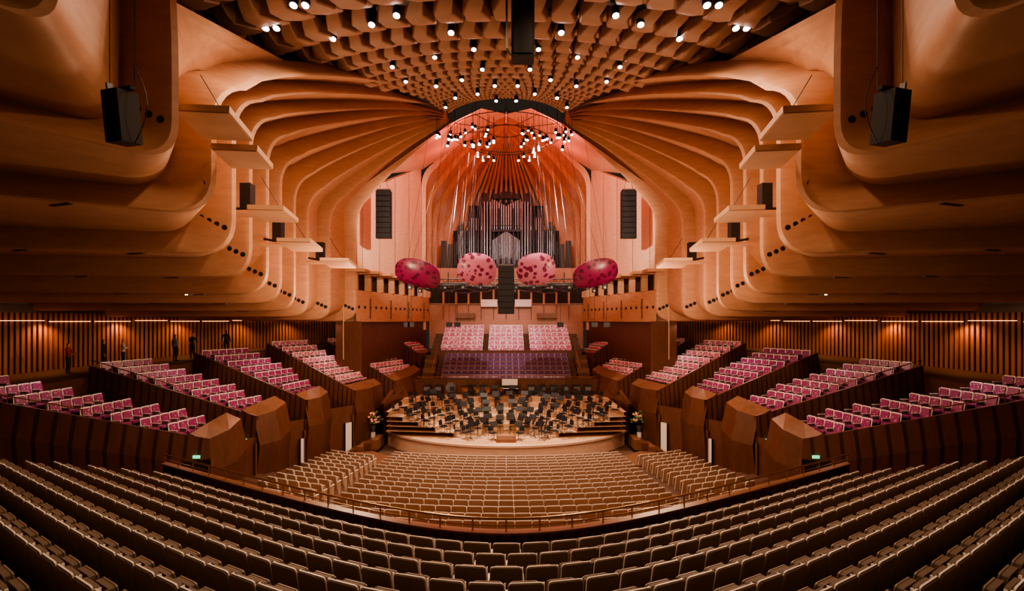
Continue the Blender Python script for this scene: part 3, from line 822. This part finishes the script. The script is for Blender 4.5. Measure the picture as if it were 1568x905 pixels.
# ---------------------------------------------------------------- people on the left walkway
def person(x,y,z,face,shirt,pants,hair,pose):
    V=[];E=[];Rr=[]
    def v(p,r,parent=None):
        V.append(p);Rr.append(r)
        if parent is not None:E.append((parent,len(V)-1))
        return len(V)-1
    hip=v((0,0,.95),(.15,.11)); w=v((0,.0,1.08),(.135,.10),hip); c=v((0,-.01,1.30),(.17,.115),w); n0=v((0,-.01,1.46),(.075,.07),c)
    nk=v((0,.0,1.53),(.052,.055),n0); hd=v((0,.02,1.60),(.068,.082),nk); h2=v((0,.01,1.69),(.075,.092),hd); h3=v((0,.0,1.745),(.05,.06),h2)
    v((0,.112,1.625),(.012,.014),hd)
    for sd in (-1,1):
        sh=v((.17*sd,-.01,1.42),(.06,.06),c)
        if pose=='lean': el=(.25*sd,.08,1.17); wrp=(.17*sd,.32,1.10)
        elif pose=='phone': el=(.24*sd,.02,1.15); wrp=(.10*sd,.25,1.25)
        else: el=(.25*sd,-.03,1.14); wrp=(.27*sd,.05,.90)
        e=v(el,(.043,.043),sh); wv=v(wrp,(.027,.024),e)
        d=(Vector(wrp)-Vector(el)).normalized(); pm=Vector(wrp)+d*.06; pv=v(tuple(pm),(.034,.018),wv)
        side=Vector((1,0,0)) if abs(d.x)<.8 else Vector((0,1,0)); up=d.cross(side).normalized()
        for f in range(4):
            b=pm+d*.03+side*(.03-.02*f); L=(.065,.08,.075,.055)[f]
            f1=v(tuple(b),(.009,.009),pv); f2=v(tuple(b+d*L*.55-up*.008),(.008,.008),f1); v(tuple(b+d*L-up*.025),(.007,.007),f2)
        th=v(tuple(pm-d*.03+side*.04*sd*-1),(.010,.010),pv); v(tuple(pm+d*.015+side*.065*sd*-1),(.009,.009),th)
        hp=v((.09*sd,0,.88),(.095,.1),hip); kn=v((.11*sd,.02,.50),(.062,.065),hp); an=v((.12*sd,-.02,.10),(.042,.045),kn)
        ft=v((.13*sd,.06,.045),(.045,.035),an); v((.14*sd,.17,.035),(.04,.025),ft)
    me=bpy.data.meshes.new('person'); me.from_pydata(V,E,[]); o=bpy.data.objects.new('person_tmp',me); scene.collection.objects.link(o)
    md=o.modifiers.new('sk','SKIN'); md.use_smooth_shade=True
    for i,sv in enumerate(me.skin_vertices[0].data): sv.radius=Rr[i]; sv.use_root=(i==0)
    sb=o.modifiers.new('ss','SUBSURF'); sb.levels=1; sb.render_levels=1
    dg=bpy.context.evaluated_depsgraph_get(); nm=bpy.data.meshes.new_from_object(o.evaluated_get(dg))
    bpy.data.objects.remove(o)
    nm.materials.clear()
    for m in (shirt,pants,SKIN,hair,BLACK): nm.materials.append(m)
    for p in nm.polygons:
        cc=p.center; k=0
        if cc.z<.09:k=4
        elif cc.z<.97 and abs(cc.x)<.235:k=1
        elif cc.z>1.5:
            k=3 if (cc.z>1.70 or cc.y<-.015) else 2
        elif pose=='stand' and cc.z<.92:k=2
        elif pose!='stand' and cc.y>.24:k=2
        p.material_index=k; p.use_smooth=True
    ob=bpy.data.objects.new('person',nm); scene.collection.objects.link(ob)
    ob.location=(x,y,z); ob.rotation_euler=(0,0,face)
SH=[simple('shirt_white',(.75,.72,.7),.7),simple('shirt_black',(.02,.02,.025),.7),simple('shirt_grey',(.25,.25,.28),.7),simple('jacket_red',(.4,.05,.05),.7)]
PN=[simple('trousers_navy',(.02,.025,.05),.7),simple('trousers_black',(.015,.015,.015),.7)]
for i,(px,y,h,pose,sh,hr) in enumerate([(24.3,28.4,-3.0,'lean',3,HAIR),(23.6,30.0,-2.9,'stand',1,HAIR),(22.9,30.6,-2.88,'phone',0,HAIRR),(21.6,33.4,-2.7,'stand',2,HAIR),(21.2,34.6,-2.62,'lean',1,HAIRR),(19.9,36.4,-2.45,'stand',1,HAIR)]):
    person(-px,y,EYE+h,-1.3+.3*i,SH[sh],PN[i%2],hr,pose)

# ---------------------------------------------------------------- lights
def spot(loc,target,power,col,ang=90,blend=.6,rad=.15,name='spot'):
    l=bpy.data.lights.new(name,'SPOT'); l.energy=power; l.color=col; l.spot_size=math.radians(ang); l.spot_blend=blend; l.shadow_soft_size=rad
    o=bpy.data.objects.new(name,l); scene.collection.objects.link(o); o.location=loc
    o.rotation_euler=(Vector(target)-Vector(loc)).to_track_quat('-Z','Y').to_euler(); return o
def point(loc,power,col,rad=.15,name='lamp'):
    l=bpy.data.lights.new(name,'POINT'); l.energy=power; l.color=col; l.shadow_soft_size=rad
    o=bpy.data.objects.new(name,l); scene.collection.objects.link(o); o.location=loc; return o
ORG=(1,.66,.42); WW=(1,.82,.66); RED=(1,.15,.11)
for s in (-1,1):
    spot((s*2.5,34,EYE+12),(s*3,38.5,EYE-8),8500,WW,56,name='stage_spot')
    spot((s*2.0,33.5,EYE+12),(s*2.5,35.5,EYE-8),5500,WW,50,name='stage_spot')
    spot((s*1.5,32.5,EYE+12),(s*3,26,EYE-8),7500,WW,52,name='stalls_spot')
    spot((s*2.5,34.5,EYE+12),(s*2,50,EYE-2),6500,(1,.80,.76),34,name='terrace_spot')
    spot((s*2,33,EYE+8),(s*10.5,46,EYE+8),9000,(1,.72,.54),58,name='wall_wash')
    spot((s*3.6,42,EYE+9),(s*1.5,55,EYE+8),1500,(1,.82,.76),60,name='organ_wash')
    point((s*2.2,39,EYE+14.2),800,RED,.2,'red_lamp'); point((s*4.5,47,EYE+13.8),400,RED,.2,'red_lamp')
    point((s*4.6,57,EYE+8.5),160,(1,.45,.34),.2,'alcove_lamp')
    for (x,y,pw) in ((6.2,15.6,800),(5.6,18.5,1100),(5.0,22.5,1800),(3,26,1500),(2,13.0,500),(3,6,330)):
        rr=math.hypot(x,y-36)
        spot((s*x,y,coneh(rr)-1.3),(s*(x+1.0),y+.6,EYE-6),pw,ORG,165,.8,.2,'house_downlight')
    for (x,y,h,pw) in ((8.6,31,1.2,1100),(8.0,24.5,1.2,700),(6.6,18.,1.2,420),(4.5,14,.8,120)):
        point((s*x,y,EYE+h),pw,ORG,.3,'wall_grazer')
    for (x,y) in ((20,22.5),(18.5,29.5),(15.8,34.2),(13.4,39.),(11.6,44.5),(9.2,50)):
        spot((s*x,y,EYE-.35),(s*(x-2.6),y,EYE-5),(280 if y<35 else 480),(1,.78,.68),130,.7,.1,'box_downlight')
    for (x,y) in ((27.0,17),(26.7,21),(26.2,25),(25.8,29),(24.6,33),(22.6,36),(20,39.6),(17.6,42.6)):
        spot((s*x,y,EYE-.2),(s*(x+.8),y,EYE-2.6),190,(1,.45,.18),140,.8,.1,'cove_light')
w=bpy.data.worlds.new('world'); scene.world=w; w.use_nodes=True
w.node_tree.nodes['Background'].inputs[0].default_value=(.9,.64,.46,1); w.node_tree.nodes['Background'].inputs[1].default_value=.035

cam=bpy.data.cameras.new('camera'); co=bpy.data.objects.new('camera',cam); scene.collection.objects.link(co)
co.location=(0,0,EYE); co.rotation_euler=(pi/2,0,0); cam.lens=18; cam.sensor_width=36
cam.shift_x=.0057; cam.shift_y=.0239; cam.clip_end=300; cam.clip_start=.05
scene.camera=co
